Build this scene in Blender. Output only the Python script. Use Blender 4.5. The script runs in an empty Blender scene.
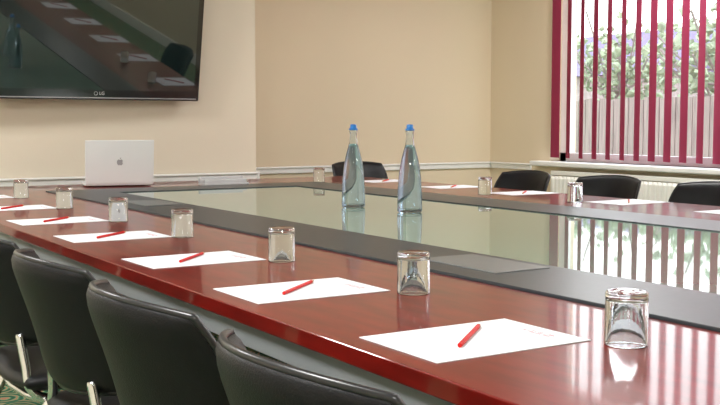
import bpy, bmesh, math, random
from mathutils import Vector, Matrix
random.seed(4)
S = bpy.context.scene
S.view_settings.view_transform = 'Standard'
S.view_settings.look = 'None'
col = S.collection

# ---------------------------------------------------------------- helpers
def link(o):
    col.objects.link(o); return o

def tag(o, label, category, group=None):
    o["label"] = label; o["category"] = category
    if group: o["group"] = group
    return o

def struct(o):
    o["kind"] = "structure"; return o

def newobj(name, me, mat=None, parent=None, smooth=False):
    o = bpy.data.objects.new(name, me)
    if mat: me.materials.append(mat)
    if smooth:
        for p in me.polygons: p.use_smooth = True
    link(o)
    if parent: o.parent = parent
    return o

def empty(name, loc=(0, 0, 0), rz=0.0):
    o = bpy.data.objects.new(name, None)
    o.empty_display_size = 0.1
    o.location = loc; o.rotation_euler = (0, 0, rz)
    return link(o)

def bm_box(bm, x0, x1, y0, y1, z0, z1):
    v = [bm.verts.new(p) for p in ((x0,y0,z0),(x1,y0,z0),(x1,y1,z0),(x0,y1,z0),(x0,y0,z1),(x1,y0,z1),(x1,y1,z1),(x0,y1,z1))]
    for f in ((0,3,2,1),(4,5,6,7),(0,1,5,4),(1,2,6,5),(2,3,7,6),(3,0,4,7)):
        bm.faces.new([v[i] for i in f])
    return v

def mesh_from(bm, name):
    me = bpy.data.meshes.new(name); bm.normal_update(); bm.to_mesh(me); bm.free(); return me

def boxes(name, lst, mat, parent=None, bevel=0.0):
    bm = bmesh.new()
    for b in lst: bm_box(bm, *b)
    o = newobj(name, mesh_from(bm, name), mat, parent)
    if bevel:
        m = o.modifiers.new("bevel", 'BEVEL'); m.width = bevel; m.segments = 3; m.limit_method = 'ANGLE'
        for p in o.data.polygons: p.use_smooth = True
        w = o.modifiers.new("wn", 'WEIGHTED_NORMAL')
    return o

def lathe_bm(bm, prof, seg=32, closed=False, cx=0, cy=0):
    rings = []
    for r, z in prof:
        if r < 1e-6: rings.append([bm.verts.new((cx, cy, z))])
        else: rings.append([bm.verts.new((cx + r*math.cos(2*math.pi*i/seg), cy + r*math.sin(2*math.pi*i/seg), z)) for i in range(seg)])
    for a, b in zip(rings[:-1], rings[1:]):
        for i in range(seg):
            j = (i+1) % seg
            if len(a) == 1 and len(b) == 1: continue
            if len(a) == 1: bm.faces.new((a[0], b[j], b[i]))
            elif len(b) == 1: bm.faces.new((a[i], a[j], b[0]))
            else: bm.faces.new((a[i], a[j], b[j], b[i]))

def lathe(name, prof, mat, parent=None, seg=32, smooth=True):
    bm = bmesh.new(); lathe_bm(bm, prof, seg)
    bmesh.ops.recalc_face_normals(bm, faces=bm.faces)
    o = newobj(name, mesh_from(bm, name), mat, parent, smooth)
    return o

def catmull(pts, n=6, closed=False):
    P = [Vector(p) for p in pts]; out = []
    N = len(P)
    rng = range(N if closed else N-1)
    for i in rng:
        if closed:
            p0, p1, p2, p3 = P[(i-1) % N], P[i], P[(i+1) % N], P[(i+2) % N]
        else:
            p0 = P[max(i-1, 0)]; p1 = P[i]; p2 = P[i+1]; p3 = P[min(i+2, N-1)]
        for k in range(n):
            t = k/n
            out.append(0.5*((2*p1)+(-p0+p2)*t+(2*p0-5*p1+4*p2-p3)*t*t+(-p0+3*p1-3*p2+p3)*t**3))
    if not closed: out.append(P[-1])
    return out

def bm_tube(bm, pts, r, seg=10, closed=False):
    n = len(pts); rings = []
    up = None
    for i, p in enumerate(pts):
        if closed: t = pts[(i+1) % n] - pts[(i-1) % n]
        else: t = pts[min(i+1, n-1)] - pts[max(i-1, 0)]
        t.normalize()
        if up is None:
            a = Vector((0, 0, 1)) if abs(t.z) < .9 else Vector((1, 0, 0))
            up = (a - t*a.dot(t)).normalized()
        else:
            up = (up - t*up.dot(t)).normalized()
        s = t.cross(up)
        rings.append([bm.verts.new(p + r*(math.cos(2*math.pi*k/seg)*up + math.sin(2*math.pi*k/seg)*s)) for k in range(seg)])
    m = n if closed else n-1
    for i in range(m):
        a, b = rings[i], rings[(i+1) % n]
        for k in range(seg):
            l = (k+1) % seg
            bm.faces.new((a[k], a[l], b[l], b[k]))
    if not closed:
        bm.faces.new(rings[0]); bm.faces.new(list(reversed(rings[-1])))

def tube(name, pts, r, mat, parent=None, n=6, closed=False, seg=10):
    bm = bmesh.new(); bm_tube(bm, catmull(pts, n, closed), r, seg, closed)
    bmesh.ops.recalc_face_normals(bm, faces=bm.faces)
    return newobj(name, mesh_from(bm, name), mat, parent, True)

def text_mesh(name, txt, size, mat, parent, extrude=0.0005):
    cu = bpy.data.curves.new(name, 'FONT'); cu.body = txt; cu.size = size; cu.extrude = extrude
    cu.align_x = 'CENTER'; cu.align_y = 'CENTER'
    t = bpy.data.objects.new("tmp", cu); link(t)
    bpy.context.view_layer.update()
    dg = bpy.context.evaluated_depsgraph_get()
    me = bpy.data.meshes.new_from_object(t.evaluated_get(dg))
    bpy.data.objects.remove(t)
    me.materials.clear()
    return newobj(name, me, mat, parent)

# ---------------------------------------------------------------- materials
def nt(name):
    m = bpy.data.materials.new(name); m.use_nodes = True
    n = m.node_tree; b = n.nodes["Principled BSDF"]
    return m, n, b

def mat(name, c, rough=.5, metal=0., var=.06, scale=8., bump=0., bscale=200., coat=0., coatr=.05, spec=.5, coords='Object', trans=0., ior=1.5, stretch=None, tint=None):
    m, n, b = nt(name)
    tc = n.nodes.new('ShaderNodeTexCoord'); mp = n.nodes.new('ShaderNodeMapping')
    n.links.new(tc.outputs[coords], mp.inputs[0])
    if stretch: mp.inputs['Scale'].default_value = stretch
    nz = n.nodes.new('ShaderNodeTexNoise'); nz.inputs['Scale'].default_value = scale; nz.inputs['Detail'].default_value = 4
    n.links.new(mp.outputs[0], nz.inputs['Vector'])
    rp = n.nodes.new('ShaderNodeValToRGB')
    rp.color_ramp.elements[0].position = .3; rp.color_ramp.elements[1].position = .7
    rp.color_ramp.elements[0].color = tuple(x*(1-var) for x in c)+(1,)
    rp.color_ramp.elements[1].color = tuple(min(1, x*(1+var)) for x in c)+(1,)
    n.links.new(nz.outputs[0], rp.inputs[0]); n.links.new(rp.outputs[0], b.inputs['Base Color'])
    b.inputs['Roughness'].default_value = rough; b.inputs['Metallic'].default_value = metal
    b.inputs['Coat Weight'].default_value = coat; b.inputs['Coat Roughness'].default_value = coatr
    b.inputs['Specular IOR Level'].default_value = spec
    b.inputs['Transmission Weight'].default_value = trans; b.inputs['IOR'].default_value = ior
    if tint: b.inputs['Specular Tint'].default_value = tint+(1,)
    if bump:
        n2 = n.nodes.new('ShaderNodeTexNoise'); n2.inputs['Scale'].default_value = bscale; n2.inputs['Detail'].default_value = 3
        n.links.new(mp.outputs[0], n2.inputs['Vector'])
        bp = n.nodes.new('ShaderNodeBump'); bp.inputs['Strength'].default_value = bump; bp.inputs['Distance'].default_value = .002
        n.links.new(n2.outputs[0], bp.inputs['Height']); n.links.new(bp.outputs[0], b.inputs['Normal'])
    return m

M_wall = mat("cream_wall_paint", (.84, .765, .625), .75, var=.02, scale=1.5, bump=.15, bscale=60)
M_wall2 = mat("warm_cream_wall_paint", (.79, .675, .50), .75, var=.02, scale=1.5, bump=.15, bscale=60)
M_ceil = mat("ceiling_paint", (.85, .85, .82), .9, var=.02)
M_trim = mat("white_gloss_trim", (.90, .90, .88), .35, var=.02)
M_upvc = mat("white_upvc", (.88, .88, .89), .3, var=.02)
M_mahog = mat("mahogany_lacquer", (.165, .0075, .005), .35, var=.25, scale=5, stretch=(6, 1.2, 6), coat=.62, coatr=.06, spec=.10)
M_dark = mat("charcoal_laminate", (.034, .040, .048), .33, var=.12, scale=60, spec=.30)
M_lid = mat("grey_lid", (.16, .165, .17), .35, var=.05)
M_glasst = mat("green_glass_top", (.22, .34, .29), .03, var=.03, scale=2, spec=.72, tint=(.78, .95, .90))
M_frame = mat("grey_metal_frame", (.33, .35, .37), .4, metal=.2, var=.05)
M_chrome = mat("chrome_tube", (.80, .81, .83), .15, metal=1., var=.03)
M_black = mat("black_leatherette", (.007, .007, .009), .45, var=.2, scale=30, bump=.35, bscale=350, spec=.26)
M_blackp = mat("black_plastic", (.02, .02, .023), .3, var=.1)
M_bezel = mat("gloss_black_bezel", (.006, .006, .007), .12, var=.1, coat=.5)
M_screen = mat("dark_screen_glass", (.008, .018, .018), .03, var=.1, spec=.9, coat=.6, coatr=.01)
M_alu = mat("laptop_aluminium", (.90, .92, .94), .4, metal=.1, var=.01)
M_grey = mat("grey_mark", (.38, .38, .40), .3, var=.05)
M_silver = mat("silver_mark", (.6, .6, .62), .3, var=.05)
M_key = mat("black_keys", (.02, .02, .02), .5)
M_pencil = mat("red_pencil_lacquer", (.60, .012, .01), .45, var=.05, spec=.2)
M_wood = mat("pencil_wood", (.65, .42, .22), .6)
M_lead = mat("pencil_lead", (.04, .04, .04), .4)
M_blue = mat("blue_cap", (.03, .22, .68), .3, var=.05)
M_rad = mat("radiator_enamel", (.88, .87, .82), .35, var=.02)
M_pole = mat("headrail_white", (.8, .8, .8), .4)
M_grass = mat("lawn_grass", (.24, .28, .19), .9, var=.4, scale=3)
M_fence = mat("fence_timber", (.22, .18, .16), .8, var=.25, scale=4, stretch=(1, 6, .5))
M_leaf = mat("tree_leaves", (.28, .33, .22), .8, var=.3, scale=5)
M_bark = mat("tree_bark", (.25, .22, .20), .9, var=.3)
M_brick = mat("house_brick", (.36, .30, .29), .9, var=.2)
M_roof = mat("roof_slate", (.16, .13, .22), .8, var=.2)

def glassmat(name, c, rough=0., ior=1.45):
    m, n, b = nt(name)
    b.inputs['Base Color'].default_value = c+(1,); b.inputs['Roughness'].default_value = rough
    b.inputs['Transmission Weight'].default_value = 1; b.inputs['IOR'].default_value = ior
    nz = n.nodes.new('ShaderNodeTexNoise'); nz.inputs['Scale'].default_value = 15
    bp = n.nodes.new('ShaderNodeBump'); bp.inputs['Strength'].default_value = .03; bp.inputs['Distance'].default_value = .001
    n.links.new(nz.outputs[0], bp.inputs['Height']); n.links.new(bp.outputs[0], b.inputs['Normal'])
    return m
M_glass = glassmat("tumbler_glass", (.94, .97, 1.), 0., 1.45)
M_bottle = glassmat("bottle_glass", (.90, .96, 1.), 0., 1.45)
M_water = glassmat("water", (.82, .91, 1.), 0., 1.33)

m, n, b = nt("window_glass"); n.nodes.remove(b)
tr = n.nodes.new('ShaderNodeBsdfTransparent'); gl = n.nodes.new('ShaderNodeBsdfGlossy'); gl.inputs['Roughness'].default_value = .02
mx = n.nodes.new('ShaderNodeMixShader'); mx.inputs[0].default_value = .06
n.links.new(tr.outputs[0], mx.inputs[1]); n.links.new(gl.outputs[0], mx.inputs[2])
n.links.new(mx.outputs[0], n.nodes["Material Output"].inputs[0]); M_pane = m

def blindmat(name, c, tw):
    m, n, b = nt(name)
    b.inputs['Base Color'].default_value = c+(1,); b.inputs['Roughness'].default_value = .8
    wv = n.nodes.new('ShaderNodeTexWave'); wv.inputs['Scale'].default_value = 80
    tc = n.nodes.new('ShaderNodeTexCoord'); n.links.new(tc.outputs['Object'], wv.inputs['Vector'])
    bp = n.nodes.new('ShaderNodeBump'); bp.inputs['Strength'].default_value = .1; n.links.new(wv.outputs[0], bp.inputs['Height'])
    n.links.new(bp.outputs[0], b.inputs['Normal'])
    t = n.nodes.new('ShaderNodeBsdfTranslucent'); t.inputs[0].default_value = c+(1,)
    x = n.nodes.new('ShaderNodeMixShader'); x.inputs[0].default_value = tw
    n.links.new(b.outputs[0], x.inputs[1]); n.links.new(t.outputs[0], x.inputs[2])
    n.links.new(x.outputs[0], n.nodes["Material Output"].inputs[0]); return m
M_slat = blindmat("pink_blind_fabric", (.42, .042, .115), .32)

m, n, b = nt("letterhead_paper")
tc = n.nodes.new('ShaderNodeTexCoord'); sp = n.nodes.new('ShaderNodeSeparateXYZ'); n.links.new(tc.outputs['Object'], sp.inputs[0])
def cmp(sock, val, thr):
    q = n.nodes.new('ShaderNodeMath'); q.operation = 'COMPARE'; q.inputs[1].default_value = val; q.inputs[2].default_value = thr
    n.links.new(sock, q.inputs[0]); return q.outputs[0]
def mul(a, c):
    q = n.nodes.new('ShaderNodeMath'); q.operation = 'MULTIPLY'; n.links.new(a, q.inputs[0]); n.links.new(c, q.inputs[1]); return q.outputs[0]
box_ = mul(cmp(sp.outputs[0], .115, .008), cmp(sp.outputs[1], -.02, .035))
nz = n.nodes.new('ShaderNodeTexNoise'); nz.inputs['Scale'].default_value = 180; n.links.new(tc.outputs['Object'], nz.inputs['Vector'])
gt = n.nodes.new('ShaderNodeMath'); gt.operation = 'GREATER_THAN'; gt.inputs[1].default_value = .48; n.links.new(nz.outputs[0], gt.inputs[0])
fac = mul(box_, gt.outputs[0])
mc = n.nodes.new('ShaderNodeMix'); mc.data_type = 'RGBA'
mc.inputs[6].default_value = (.85, .87, .93, 1); mc.inputs[7].default_value = (.78, .32, .38, 1)
n.links.new(fac, mc.inputs[0]); n.links.new(mc.outputs[2], b.inputs['Base Color']); b.inputs['Roughness'].default_value = .6
M_paper = m

m, n, b = nt("patterned_green_carpet")
tc = n.nodes.new('ShaderNodeTexCoord')
vo = n.nodes.new('ShaderNodeTexVoronoi'); vo.inputs['Scale'].default_value = 6.5; vo.inputs['Randomness'].default_value = .25
n.links.new(tc.outputs['Object'], vo.inputs['Vector'])
sn = n.nodes.new('ShaderNodeMath'); sn.operation = 'MULTIPLY'; sn.inputs[1].default_value = 40; n.links.new(vo.outputs['Distance'], sn.inputs[0])
nz = n.nodes.new('ShaderNodeTexNoise'); nz.inputs['Scale'].default_value = 14; n.links.new(tc.outputs['Object'], nz.inputs['Vector'])
nm = n.nodes.new('ShaderNodeMath'); nm.operation = 'MULTIPLY_ADD'; nm.inputs[1].default_value = 9; n.links.new(nz.outputs[0], nm.inputs[0]); n.links.new(sn.outputs[0], nm.inputs[2])
s2 = n.nodes.new('ShaderNodeMath'); s2.operation = 'SINE'; n.links.new(nm.outputs[0], s2.inputs[0])
s3 = n.nodes.new('ShaderNodeMath'); s3.operation = 'MULTIPLY_ADD'; s3.inputs[1].default_value = .5; s3.inputs[2].default_value = .5; n.links.new(s2.outputs[0], s3.inputs[0])
rp = n.nodes.new('ShaderNodeValToRGB'); e = rp.color_ramp.elements
e[0].position = .0; e[0].color = (.015, .085, .045, 1); e[1].position = .55; e[1].color = (.04, .20, .10, 1)
x = e.new(.85); x.color = (.26, .42, .22, 1); x = e.new(.985); x.color = (.50, .20, .12, 1)
n.links.new(s3.outputs[0], rp.inputs[0]); n.links.new(rp.outputs[0], b.inputs['Base Color']); b.inputs['Roughness'].default_value = .95
n3 = n.nodes.new('ShaderNodeTexNoise'); n3.inputs['Scale'].default_value = 400; bp = n.nodes.new('ShaderNodeBump'); bp.inputs['Strength'].default_value = .5
n.links.new(n3.outputs[0], bp.inputs['Height']); n.links.new(bp.outputs[0], b.inputs['Normal'])
M_carpet = m

def emis(name, c, s):
    m, n, b = nt(name); b.inputs['Base Color'].default_value = c+(1,)
    b.inputs['Emission Color'].default_value = c+(1,); b.inputs['Emission Strength'].default_value = s; return m
M_diff = emis("added_lamp_diffuser", (1, .98, .94), 3)  # glow for the lamps added on the unseen ceiling

# ---------------------------------------------------------------- room
XL, XR, YB, YT, YR, XP, HC = -1.7, 5.25, -2.6, 5.90, 6.50, 2.89, 2.65
t = .15
struct(boxes("floor", [(XL-t, XR+t, YB-t, YR+t, -.1, 0)], M_carpet))
struct(boxes("ceiling", [(XL-t, XR+t, YB-t, YR+t, HC, HC+.1)], M_ceil))
struct(boxes("wall_screen", [(XL-t, XP, YT, YR+t, 0, HC)], M_wall))
struct(boxes("wall_recess", [(XP, XR+t, YR, YR+t, 0, HC)], M_wall2))
struct(boxes("wall_left", [(XL-t, XL, YB-t, YT, 0, HC)], M_wall))
struct(boxes("wall_back", [(XL, XR+t, YB-t, YB, 0, HC)], M_wall))
WY0, WY1, WZ0, WZ1 = 2.0, 5.80, .80, 2.45
struct(boxes("wall_right", [(XR, XR+t+.1, WY1, YR, 0, HC), (XR, XR+t+.1, YB, WY0, 0, HC), (XR, XR+t+.1, WY0, WY1, 0, WZ0), (XR, XR+t+.1, WY0, WY1, WZ1, HC)], M_wall2))
RZ = .755
def rail(name, b):
    return struct(boxes(name, b, M_trim, bevel=.006))
rail("trim_1", [(XL, XP, YT-.018, YT, RZ-.03, RZ+.02), (XL, XP, YT-.028, YT, RZ+.005, RZ+.02)])
rail("trim_2", [(XP+.02, XR, YR-.018, YR, RZ-.03, RZ+.02), (XP+.02, XR, YR-.028, YR, RZ+.005, RZ+.02)])
rail("trim_3", [(XR-.018, XR, WY1+.2, YR-.03, RZ-.03, RZ+.02), (XR-.028, XR, WY1+.2, YR-.03, RZ+.005, RZ+.02)])
rail("trim_4", [(XP, XP+.018, YT-.02, YR-.001, RZ-.03, RZ+.02)])
struct(boxes("baseboard_screen", [(XL, XP, YT-.018, YT, 0, .12)], M_trim, bevel=.005))
struct(boxes("baseboard_recess", [(XP, XR, YR-.018, YR, 0, .12)], M_trim, bevel=.005))
struct(boxes("baseboard_right", [(XR-.018, XR, YB, YR-.02, 0, .12)], M_trim, bevel=.005))
struct(boxes("baseboard_left", [(XL, XL+.018, YB, YT-.02, 0, .12)], M_trim, bevel=.005))
struct(boxes("trim_5", [(XR-.10, XR+.12, WY0-.1, WY1+.12, WZ0-.035, WZ0)], M_trim, bevel=.008))
fx0, fx1 = XR+.10, XR+.16
fr = [(fx0, fx1, WY0, WY0+.06, WZ0, WZ1), (fx0, fx1, WY1-.06, WY1, WZ0, WZ1), (fx0, fx1, WY0, WY1, WZ0, WZ0+.06), (fx0, fx1, WY0, WY1, WZ1-.06, WZ1)]
for yy in (3.0, 4.05): fr.append((fx0, fx1, yy-.03, yy+.03, WZ0, WZ1))
wn = struct(boxes("window_1", fr, M_upvc))
boxes("window_pane", [(XR+.128, XR+.132, WY0+.05, WY1-.05, WZ0+.05, WZ1-.05)], M_pane, wn)

bl = empty("vertical_blind", (XR-.07, (WY0+WY1)/2, 0))
tag(bl, "magenta pink fabric vertical blind hanging open at the window", "blind")
bm = bmesh.new()
ang = math.radians(62)
def slat(y, a, w=.115):
    dx, dy = math.cos(a)*w/2, math.sin(a)*w/2
    z0, z1 = WZ0+.03, 2.50
    nx, ny = -math.sin(a)*.0006, math.cos(a)*.0006
    pts = []
    K = 6
    for side in (1, -1):
        row = []
        for k in range(K+1):
            s = -1+2*k/K; bow = .004*(1-s*s)
            ox, oy = -math.sin(a)*bow, math.cos(a)*bow
            row.append((dx*s+ox+nx*side, y+dy*s+oy+ny*side))
        pts.append(row)
    loop = pts[0]+pts[1][::-1]
    lo = [bm.verts.new((p[0], p[1], z0)) for p in loop]; hi = [bm.verts.new((p[0], p[1], z1)) for p in loop]
    L = len(loop)
    for i in range(L):
        j = (i+1) % L; bm.faces.new((lo[i], lo[j], hi[j], hi[i]))
    bm.faces.new(hi); bm.faces.new(lo[::-1])
y = WY1-bl.location.y-.26
slat(WY1-bl.location.y-.125, math.radians(80), .115)
while y > WY0-bl.location.y-.05:
    slat(y, ang+random.uniform(-.06, .06)); y -= .130
bmesh.ops.recalc_face_normals(bm, faces=bm.faces)
newobj("slats", mesh_from(bm, "slats"), M_slat, bl)
boxes("headrail", [(-.025, .025, WY0-bl.location.y-.1, WY1-bl.location.y+.12, 2.50, 2.54)], M_pole, bl, .004)

def radiator(y0, y1):
    r = empty("radiator", (XR-.075, (y0+y1)/2, 0)); tag(r, "cream ribbed panel radiator on the wall under the window", "radiator", "radiators under the window")
    bm = bmesh.new(); L = y1-y0; n_ = int(L/.04)
    prof = []
    for i in range(n_):
        ya = -L/2+i*L/n_
        prof += [(0, ya+.002), (-.014, ya+.010), (-.014, ya+.028), (0, ya+.036)]
    rows = []
    for z, s in ((.14, 0), (.16, 1), (.68, 1), (.70, 0)):
        rows.append([bm.verts.new((-.02+p[0]*s, p[1], z)) for p in prof])
    for a, c in zip(rows[:-1], rows[1:]):
        for i in range(len(prof)-1): bm.faces.new((a[i], a[i+1], c[i+1], c[i]))
    newobj("panel", mesh_from(bm, "panel"), M_rad, r)
    boxes("grille", [(-.022, .05, -L/2-.005, L/2+.005, .705, .735), (-.022, .05, -L/2-.008, -L/2, .14, .73), (-.022, .05, L/2, L/2+.008, .14, .73), (-.015, .05, -L/2, L/2, .14, .16)], M_rad, r, .003)
    tube("pipe", [(.02, L/2-.03, .16), (.02, L/2-.03, .08), (.02, L/2-.03, 0.0)], .008, M_rad, r)
    return r
radiator(3.55, 5.68); radiator(2.0, 3.35)

# ---------------------------------------------------------------- table
TX0, TX1, TY0, TY1, ZT = .814, 3.49, -.30, 5.75, .74
tb = empty("conference_table", ((TX0+TX1)/2, (TY0+TY1)/2, 0))
tag(tb, "large mahogany conference table with charcoal inner band and green glass centre", "table")
def tl(b):
    cx, cy = tb.location.x, tb.location.y
    return (b[0]-cx, b[1]-cx, b[2]-cy, b[3]-cy, b[4], b[5])
def ring(name, x0, x1, y0, y1, w, z0, z1, mt, bevel):
    bm = bmesh.new(); cx, cy = tb.location.x, tb.location.y
    o_ = [(x0, y0), (x1, y0), (x1, y1), (x0, y1)]; i_ = [(x0+w, y0+w), (x1-w, y0+w), (x1-w, y1-w), (x0+w, y1-w)]
    V = {}
    for k, (L, nm_) in enumerate(((o_, 'o'), (i_, 'i'))):
        for z, zn in ((z0, 0), (z1, 1)):
            V[nm_, zn] = [bm.verts.new((p[0]-cx, p[1]-cy, z)) for p in L]
    for a in range(4):
        c = (a+1) % 4
        bm.faces.new((V['o', 1][a], V['o', 1][c], V['i', 1][c], V['i', 1][a]))
        bm.faces.new((V['o', 0][a], V['i', 0][a], V['i', 0][c], V['o', 0][c]))
        bm.faces.new((V['o', 0][a], V['o', 0][c], V['o', 1][c], V['o', 1][a]))
        bm.faces.new((V['i', 0][a], V['i', 1][a], V['i', 1][c], V['i', 0][c]))
    o = newobj(name, mesh_from(bm, name), mt, tb)
    md = o.modifiers.new("bevel", 'BEVEL'); md.width = bevel; md.segments = 3; md.limit_method = 'ANGLE'; md.angle_limit = 1.0
    return o
ring("tabletop", TX0, TX1, TY0, TY1, .569, ZT-.030, ZT, M_mahog, .003)
ring("inner_band", TX0+.57, TX1-.57, TY0+.57, TY1-.57, .279, ZT-.030, ZT+.006, M_dark, .003)
boxes("glass_centre", [tl((TX0+.85, TX1-.85, TY0+.85, TY1-.85, ZT-.012, ZT+.002))], M_glasst, tb, .001)
a = .012
boxes("apron", [tl((TX0+a, TX0+a+.03, TY0+a, TY1-a, ZT-.075, ZT-.0305)), tl((TX1-a-.03, TX1-a, TY0+a, TY1-a, ZT-.075, ZT-.0305)),
                tl((TX0+a+.03, TX1-a-.03, TY0+a, TY0+a+.03, ZT-.075, ZT-.0305)), tl((TX0+a+.03, TX1-a-.03, TY1-a-.03, TY1-a, ZT-.075, ZT-.0305))], M_frame, tb, .002)
for xx in (1.36, 2.94):
    for yy in (0.2, 1.35, 2.40, 3.45, 5.0):
        boxes("leg", [tl((xx-.03, xx+.03, yy-.03, yy+.03, 0, ZT-.0305)), tl((xx-.12, xx+.12, yy-.035, yy+.035, 0, .02)), tl((xx-.48, xx+.48, yy-.02, yy+.02, ZT-.075, ZT-.0305))], M_frame, tb, .003)
for (y0, y1) in ((1.79, 2.08), (4.0, 4.29)):
    boxes("cable_lid", [tl((1.465, 1.625, y0, y1, ZT+.004, ZT+.009))], M_lid, tb, .002)
bx = boxes("cable_flap", [(-.13, .13, -.045, .045, 0, .012), (-.13, .13, .03, .045, .012, .045), (-.125, .125, -.03, .03, .012, .03)], M_silver, tb, .003)
bx.location = (2.36-tb.location.x, 5.22-tb.location.y, ZT+.004)

# ---------------------------------------------------------------- chairs
def cushion(name, W, Hh, T, fn, mt, parent, k=.5, N=18, M=14):
    bm = bmesh.new(); F = []; B = []
    for i in range(N+1):
        s = math.sin((-1+2*i/N)*math.pi/2)
        fr_, br = [], []
        for j in range(M+1):
            q = math.sin((-1+2*j/M)*math.pi/2)
            u = s*math.sqrt(1-k*q*q/2); v = q*math.sqrt(1-k*s*s/2)
            e_ = max(abs(s), abs(q)); th = T*math.sqrt(max(0, 1-e_**5))*.5
            fr_.append(bm.verts.new(fn(u*W/2, v*Hh/2, th, u, v)))
            br.append(fr_[-1] if (i in (0, N) or j in (0, M)) else bm.verts.new(fn(u*W/2, v*Hh/2, -th, u, v)))
        F.append(fr_); B.append(br)
    for i in range(N):
        for j in range(M):
            bm.faces.new((F[i][j], F[i+1][j], F[i+1][j+1], F[i][j+1]))
            bm.faces.new((B[i][j], B[i][j+1], B[i+1][j+1], B[i+1][j]))
    border = [F[i][0].co.copy() for i in range(N+1)]+[F[N][j].co.copy() for j in range(1, M+1)]+[F[i][M].co.copy() for i in range(N-1, -1, -1)]+[F[0][j].co.copy() for j in range(M-1, 0, -1)]
    bmesh.ops.recalc_face_normals(bm, faces=bm.faces)
    return newobj(name, mesh_from(bm, name), mt, parent, True), border

def make_chair():
    c = empty("conference_chair")
    BW, BH = .455, .275
    def fb(u, v, th, un, vn):
        return (-.012+.085*un*un - .04*vn + th + .01*(1-vn*vn), u*(1-.12*(1-vn)/2), .677+v)
    o, bd = cushion("backrest", BW, BH, .05, fb, M_black, c, k=.44)
    bm = bmesh.new(); bm_tube(bm, bd, .006, 6, True)
    newobj("piping", mesh_from(bm, "piping"), M_blackp, c, True)
    def fs(u, v, th, un, vn):
        return (.25+v, u, .455+th-.015*max(0, vn)**3+.01*un*un)
    cushion("seat", .44, .45, .06, fs, M_black, c, k=.35)
    for s in (1, -1):
        tube("leg", [(.44, s*.20, .425), (.455, s*.205, .30), (.47, s*.212, .0)], .0115, M_chrome, c)
        tube("leg", [(.10, s*.20, .425), (.04, s*.205, .30), (-.06, s*.212, 0)], .0115, M_chrome, c)
        tube("back_support", [(.30, s*.17, .42), (.12, s*.18, .418), (.060, s*.18, .445), (.052, s*.165, .50), (.045, s*.14, .575)], .011, M_chrome, c)
    tube("seat_frame", [(.44, -.2, .418), (.44, .2, .418), (.10, .2, .418), (.10, -.2, .418)], .010, M_chrome, c, n=4, closed=True)
    return c
master = make_chair()
parts = list(master.children)
def put_chair(x, y, rz, label, group, first=[True]):
    if first[0]:
        c = master; first[0] = False
    else:
        c = master.copy(); col.objects.link(c)
        for p in parts:
            q = p.copy(); q.parent = c; col.objects.link(q)
    c.location = (x, y, 0); c.rotation_euler = (0, 0, rz)
    tag(c, label, "chair", group)
nearlab = "black padded conference chair with chrome legs tucked under the table"
for x, y, r in ((.560, 1.070, .0), (.560, 1.595, .0), (.565, 2.120, .0), (.56, 2.665, 0.), (.56, 3.25, 0), (.57, 3.85, 0)):
    put_chair(x, y, r, nearlab, "chairs around the table")
for y, r in ((3.10, .0), (3.745, .04), (4.37, -.03)):
    put_chair(3.80, y, math.pi+r, "black padded conference chair pushed in by the radiator", "chairs around the table")
put_chair(3.72, 6.06, -math.pi/2+.05, "black padded conference chair at the table corner by the recessed wall", "chairs around the table")

# ---------------------------------------------------------------- papers, pencils, tumblers
pm = bmesh.new(); bm_box(pm, -.1485, .1485, -.105, .105, 0, .0012); pme = mesh_from(pm, "paper"); pme.materials.append(M_paper)
def paper(x, y, r, rz=0.):
    o = bpy.data.objects.new("sheet_of_paper", pme); link(o); o.location = (x, y, ZT+.0004); o.rotation_euler = (0, 0, rz+r)
    tag(o, "white letterhead note paper lying on the mahogany tabletop", "paper", "note papers on the table")
def make_pencil():
    bm = bmesh.new(); R = .0038
    lathe_bm(bm, [(0, -.0875), (R*.9, -.0875), (R, -.086), (R, .070)], 6); bmesh.ops.recalc_face_normals(bm, faces=bm.faces)
    bmesh.ops.rotate(bm, verts=bm.verts, cent=(0, 0, 0), matrix=Matrix.Rotation(math.pi/2, 3, 'Y'))
    b_ = mesh_from(bm, "pencil"); b_.materials.append(M_pencil)
    o = bpy.data.objects.new("pencil", b_); link(o)
    for nm_, pr, mt in (("sharpened_tip", [(R, .070), (.0012, .084)], M_wood), ("lead", [(.0012, .084), (0, .0885)], M_lead)):
        bm = bmesh.new(); lathe_bm(bm, pr, 12); bmesh.ops.rotate(bm, verts=bm.verts, cent=(0, 0, 0), matrix=Matrix.Rotation(math.pi/2, 3, 'Y'))
        newobj(nm_, mesh_from(bm, nm_), mt, o, True)
    return o
pmaster = make_pencil(); pparts = list(pmaster.children)
def pencil(x, y, rz, first=[True]):
    if first[0]: o = pmaster; first[0] = False
    else:
        o = pmaster.copy(); col.objects.link(o)
        for p in pparts:
            q = p.copy(); q.parent = o; col.objects.link(q)
    o.location = (x, y, ZT+.0016+.0036); o.rotation_euler = (0, 0, rz)
    tag(o, "sharpened red pencil lying on white note paper", "pencil", "pencils on the note papers")
def tumbler_mesh():
    H_, R, Rt = .083, .033, .0325
    outer = [(0, H_-.001), (Rt-.006, H_-.001), (Rt-.002, H_), (Rt, H_-.003), (R, .002), (R, 0)]
    bm = bmesh.new(); lathe_bm(bm, outer+[(R-.0015, 0), (R-.002, .002), (Rt-.0025, H_-.016), (Rt-.006, H_-.0125), (0, H_-.012)], 40)
    bmesh.ops.recalc_face_normals(bm, faces=bm.faces)
    me = mesh_from(bm, "tumbler"); me.materials.append(M_glass)
    for p in me.polygons: p.use_smooth = True
    return me
tme = tumbler_mesh()
def tumbler(x, y):
    o = bpy.data.objects.new("drinking_glass", tme); link(o); o.location = (x, y, ZT+.0003)
    tag(o, "clear glass tumbler standing upside down on the mahogany tabletop", "glass", "tumblers on the table")
PY = [1.281, 1.85, 2.41, 3.03, 3.62, 4.25, 4.95]
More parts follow.
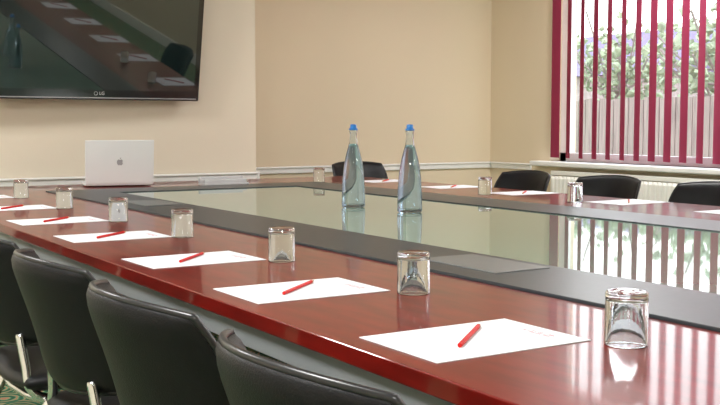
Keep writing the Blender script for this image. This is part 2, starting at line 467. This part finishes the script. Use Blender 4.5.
for i, y in enumerate(PY):
    paper(1.006, y, random.uniform(-.03, .03)); pencil(1.01, y+.015, math.radians(44+random.uniform(-4, 4)))
for y in (1.127, 1.70, 2.27, 2.91, 3.49, 4.14, 4.83): tumbler(1.18, y)
for y in (.8, 1.4, 2.0, 2.6, 3.19, 3.87, 4.44, 5.1):
    paper(3.33, y, random.uniform(-.03, .03), math.pi); pencil(3.33, y-.01, math.radians(224))
for x, y in ((2.97, 5.24), (3.12, 3.90), (3.15, 3.32)): tumbler(x, y)

# ---------------------------------------------------------------- bottles
def make_bottle():
    e_ = empty("water_bottle")
    out = [(0, .0), (.040, .0), (.046, .004), (.0475, .012), (.0465, .06), (.0435, .12), (.038, .17), (.030, .21), (.0215, .24), (.0165, .262), (.0145, .285), (.0145, .300), (.0165, .302), (.0165, .307), (.0145, .309)]
    inn = [(r-.0028, z) for r, z in reversed(out[4:])]+[(.0430, .016), (.038, .010), (0, .009)]
    lathe("bottle_body", out+inn, M_bottle, e_, 48)
    wp = [(.0375, .0095), (.0434, .0155), (.0441, .06), (.0411, .12), (.0356, .17), (.0276, .21), (.0191, .24), (.0151, .2550)]
    lathe("water", [(0, .0085)]+wp+[(0, .2550)], M_water, e_, 48)
    lathe("bottle_cap", [(0, .3325), (.009, .3325), (.0115, .331), (.0125, .328), (.0130, .317), (.0175, .315), (.0178, .3095), (.0, .3093)], M_blue, e_, 32)
    return e_
bmst = make_bottle(); bparts = list(bmst.children)
b2 = bmst.copy(); col.objects.link(b2)
for p in bparts:
    q = p.copy(); q.parent = b2; col.objects.link(q)
bmst.location = (2.23, 3.24, ZT+.0022); b2.location = (2.17, 3.55, ZT+.0022)
for o in (bmst, b2): tag(o, "tapered clear glass water bottle with blue cap on the glass tabletop", "bottle", "water bottles on the table")

# ---------------------------------------------------------------- laptop
lp = empty("laptop", (1.84, 5.41, ZT+.0065), math.radians(-11)); tag(lp, "open silver laptop seen from behind, standing at the table end", "laptop")
boxes("base", [(-.18, .18, .0, .235, 0, .012)], M_alu, lp, .004)
boxes("keyboard", [(-.14, .14, .03, .13, .012, .0128)], M_key, lp)
lid = boxes("screen_lid", [(-.18, .18, -.006, 0, .0, .235)], M_alu, lp, .0028)
lid.location = (0, .0, .010); lid.rotation_euler = (math.radians(8), 0, 0)
boxes("display", [(-.168, .168, .0002, .0008, .015, .225)], M_screen, lid)
bm = bmesh.new()
body = []
ctl = [(0, .0115), (.006, .0135), (.012, .0115), (.0145, .0075), (.0108, .003), (.0105, -.003), (.0152, -.0070), (.012, -.0135), (.0075, -.0175), (.0035, -.0170), (0, -.0158), (-.0035, -.0170), (-.0075, -.0175), (-.0125, -.0125), (-.0155, -.005), (-.0155, .003), (-.0125, .0100), (-.006, .0135)]
for p in catmull([(x_, 0, z_) for x_, z_ in ctl], 4, True): body.append(bm.verts.new(p))
bm.faces.new(body)
bm.faces.new([bm.verts.new(p) for p in ((.000, 0, .0150), (.0002, 0, .0190), (.003, 0, .0225), (.0065, 0, .0240), (.0062, 0, .0200), (.0035, 0, .0165))])
bmesh.ops.triangulate(bm, faces=bm.faces)
lg = newobj("lid_emblem", mesh_from(bm, "lid_emblem"), M_grey, lid); lg.location = (0, -.0064, .118)

# ---------------------------------------------------------------- television
W_, H_ = 1.30, .76
tv = empty("television", (2.465, 5.80, 1.208)); tv.rotation_euler = (math.radians(9.5), 0, math.radians(2.9))
tag(tv, "large black flat-screen television tilted down from a wall mount", "television")
boxes("casing", [(-W_, 0, 0, .045, 0, H_)], M_bezel, tv, .008)
boxes("screen", [(-W_+.035, -.035, -.0008, .004, .058, H_-.035)], M_screen, tv)
boxes("speaker_strip", [(-W_+.02, -.02, -.002, .002, .010, .016)], M_grey, tv)
tx = text_mesh("brand_letters", "LG", .026, M_silver, tv); tx.rotation_euler = (math.radians(90), 0, 0); tx.location = (-.60, -.0015, .038)
tube("brand_ring", [Vector((-.635+.010*math.cos(a), -.001, .038+.010*math.sin(a))) for a in [k*math.pi/6 for k in range(12)]], .0012, M_silver, tv, n=2, closed=True, seg=6)
boxes("wall_bracket", [(-.85, -.45, .045, .08, .12, .5), (-.75, -.55, .08, .155, .25, .33)], M_blackp, tv)

# ---------------------------------------------------------------- added ceiling lamps, out of view
for lx in (-.2, 4.4):  # unseen lamps, added to supply most of the room light
    for ly in (-1.0, 1.7, 4.4):
        f = boxes("added_ceiling_lamp", [(lx-.32, lx+.32, ly-.32, ly+.32, HC-.03, HC-.001)], M_upvc, None, .004)
        tag(f, "square white fill lamp added on the unseen ceiling to light the room", "added fill lamp", "added ceiling fill lamps")
        boxes("added_diffuser", [(lx-.29, lx+.29, ly-.29, ly+.29, HC-.034, HC-.029)], M_diff, f)
        ld = bpy.data.lights.new("room_fill_light", 'AREA'); ld.shape = 'SQUARE'; ld.size = .56; ld.color = (1, .99, .98)
        ld.energy = 55 if lx < 0 else 40
        lo = bpy.data.objects.new("room_fill_light", ld); link(lo); lo.location = (lx, ly, HC-.04); lo.parent = f

# ---------------------------------------------------------------- outside
g = boxes("lawn", [(XR+.3, 40, -20, 40, -.25, -.15)], M_grass); tag(g, "green lawn outside the window", "lawn"); struct(g)
bm = bmesh.new(); y = -6
while y < 26:
    bm_box(bm, 12.0, 12.03, y, y+.14, -.15, 1.45+random.uniform(-.02, .02)); y += .155
bm_box(bm, 12.03, 12.08, -6, 26, .3, .4); bm_box(bm, 12.03, 12.08, -6, 26, 1.1, 1.2)
fo = newobj("garden_fence", mesh_from(bm, "garden_fence"), M_fence); tag(fo, "brown timber plank fence across the lawn outside", "fence")
def tree(x, y, h, r):
    e_ = empty("garden_tree", (x, y, -.15)); tag(e_, "leafy light green tree behind the fence outside", "tree", "trees outside")
    tube("trunk", [(0, 0, 0), (.05, .03, h*.4), (0, .1, h*.75)], .08, M_bark, e_)
    bm = bmesh.new()
    for k in range(14):
        a = random.uniform(0, 6.28); e1 = Vector((math.cos(a)*r*.9, math.sin(a)*r*.9, h*(.6+random.random()*.35)))
        bm_tube(bm, catmull([(0, .05, h*(.25+.03*k)), e1*.5+Vector((0, 0, h*.12+.1*k*.3)), e1], 4), .022, 5)
    newobj("branches", mesh_from(bm, "branches"), M_bark, e_)
    bm = bmesh.new()
    for i in range(420):
        p = Vector((max(-r, min(r, random.gauss(0, r*.45))), max(-r, min(r, random.gauss(0, r*.5))), h*.62+random.gauss(0, r*.30)))
        q = bmesh.ops.create_icosphere(bm, subdivisions=1, radius=random.uniform(.02, .06)*r, matrix=Matrix.Translation(p))
        for v in q['verts']: v.co += Vector((random.uniform(-.1, .1), random.uniform(-.1, .1), random.uniform(-.1, .1)))*r*.3
    newobj("foliage", mesh_from(bm, "foliage"), M_leaf, e_)
tree(14.5, 8.0, 3.5, 1.3); tree(15, 12.0, 3.6, 1.5); tree(17.5, 17.0, 4.0, 1.4)
hs = empty("house", (25, 22.5, -.15)); tag(hs, "brick house with slate roof beyond the fence", "house")
boxes("house_walls", [(-3, 3, -3.2, 3.2, 0, 2.6)], M_brick, hs)
bm = bmesh.new()
vs = [bm.verts.new(p) for p in ((-3.3, -3.5, 2.6), (3.3, -3.5, 2.6), (3.3, 3.5, 2.6), (-3.3, 3.5, 2.6), (0, -3.5, 4.1), (0, 3.5, 4.1))]
for f in ((0, 1, 4), (2, 3, 5), (0, 4, 5, 3), (1, 2, 5, 4), (0, 3, 2, 1)): bm.faces.new([vs[i] for i in f])
newobj("roof", mesh_from(bm, "roof"), M_roof, hs)

# ---------------------------------------------------------------- world, sun, camera
w = bpy.data.worlds.new("world"); S.world = w; w.use_nodes = True
wn_ = w.node_tree; bg = wn_.nodes["Background"]
tc = wn_.nodes.new('ShaderNodeTexCoord'); sp = wn_.nodes.new('ShaderNodeSeparateXYZ'); wn_.links.new(tc.outputs['Generated'], sp.inputs[0])
rp = wn_.nodes.new('ShaderNodeValToRGB'); rp.color_ramp.elements[0].color = (.97, 1, .97, 1); rp.color_ramp.elements[1].color = (.74, .85, 1, 1); rp.color_ramp.elements[1].position = .8
wn_.links.new(sp.outputs[2], rp.inputs[0]); wn_.links.new(rp.outputs[0], bg.inputs[0]); bg.inputs[1].default_value = 4.6
sd = bpy.data.lights.new("sun", 'SUN'); sd.energy = .8; sd.angle = .05
so = bpy.data.objects.new("sun", sd); link(so); so.rotation_euler = (math.radians(20), math.radians(-42), 0)

cd = bpy.data.cameras.new("camera"); cam = bpy.data.objects.new("camera", cd); link(cam)
cd.sensor_width = 36; cd.lens = 1041/720*36
cam.location = (0, 0, 1.08); cam.rotation_euler = (math.radians(90-4.37), 0, math.radians(-31.8))
S.camera = cam
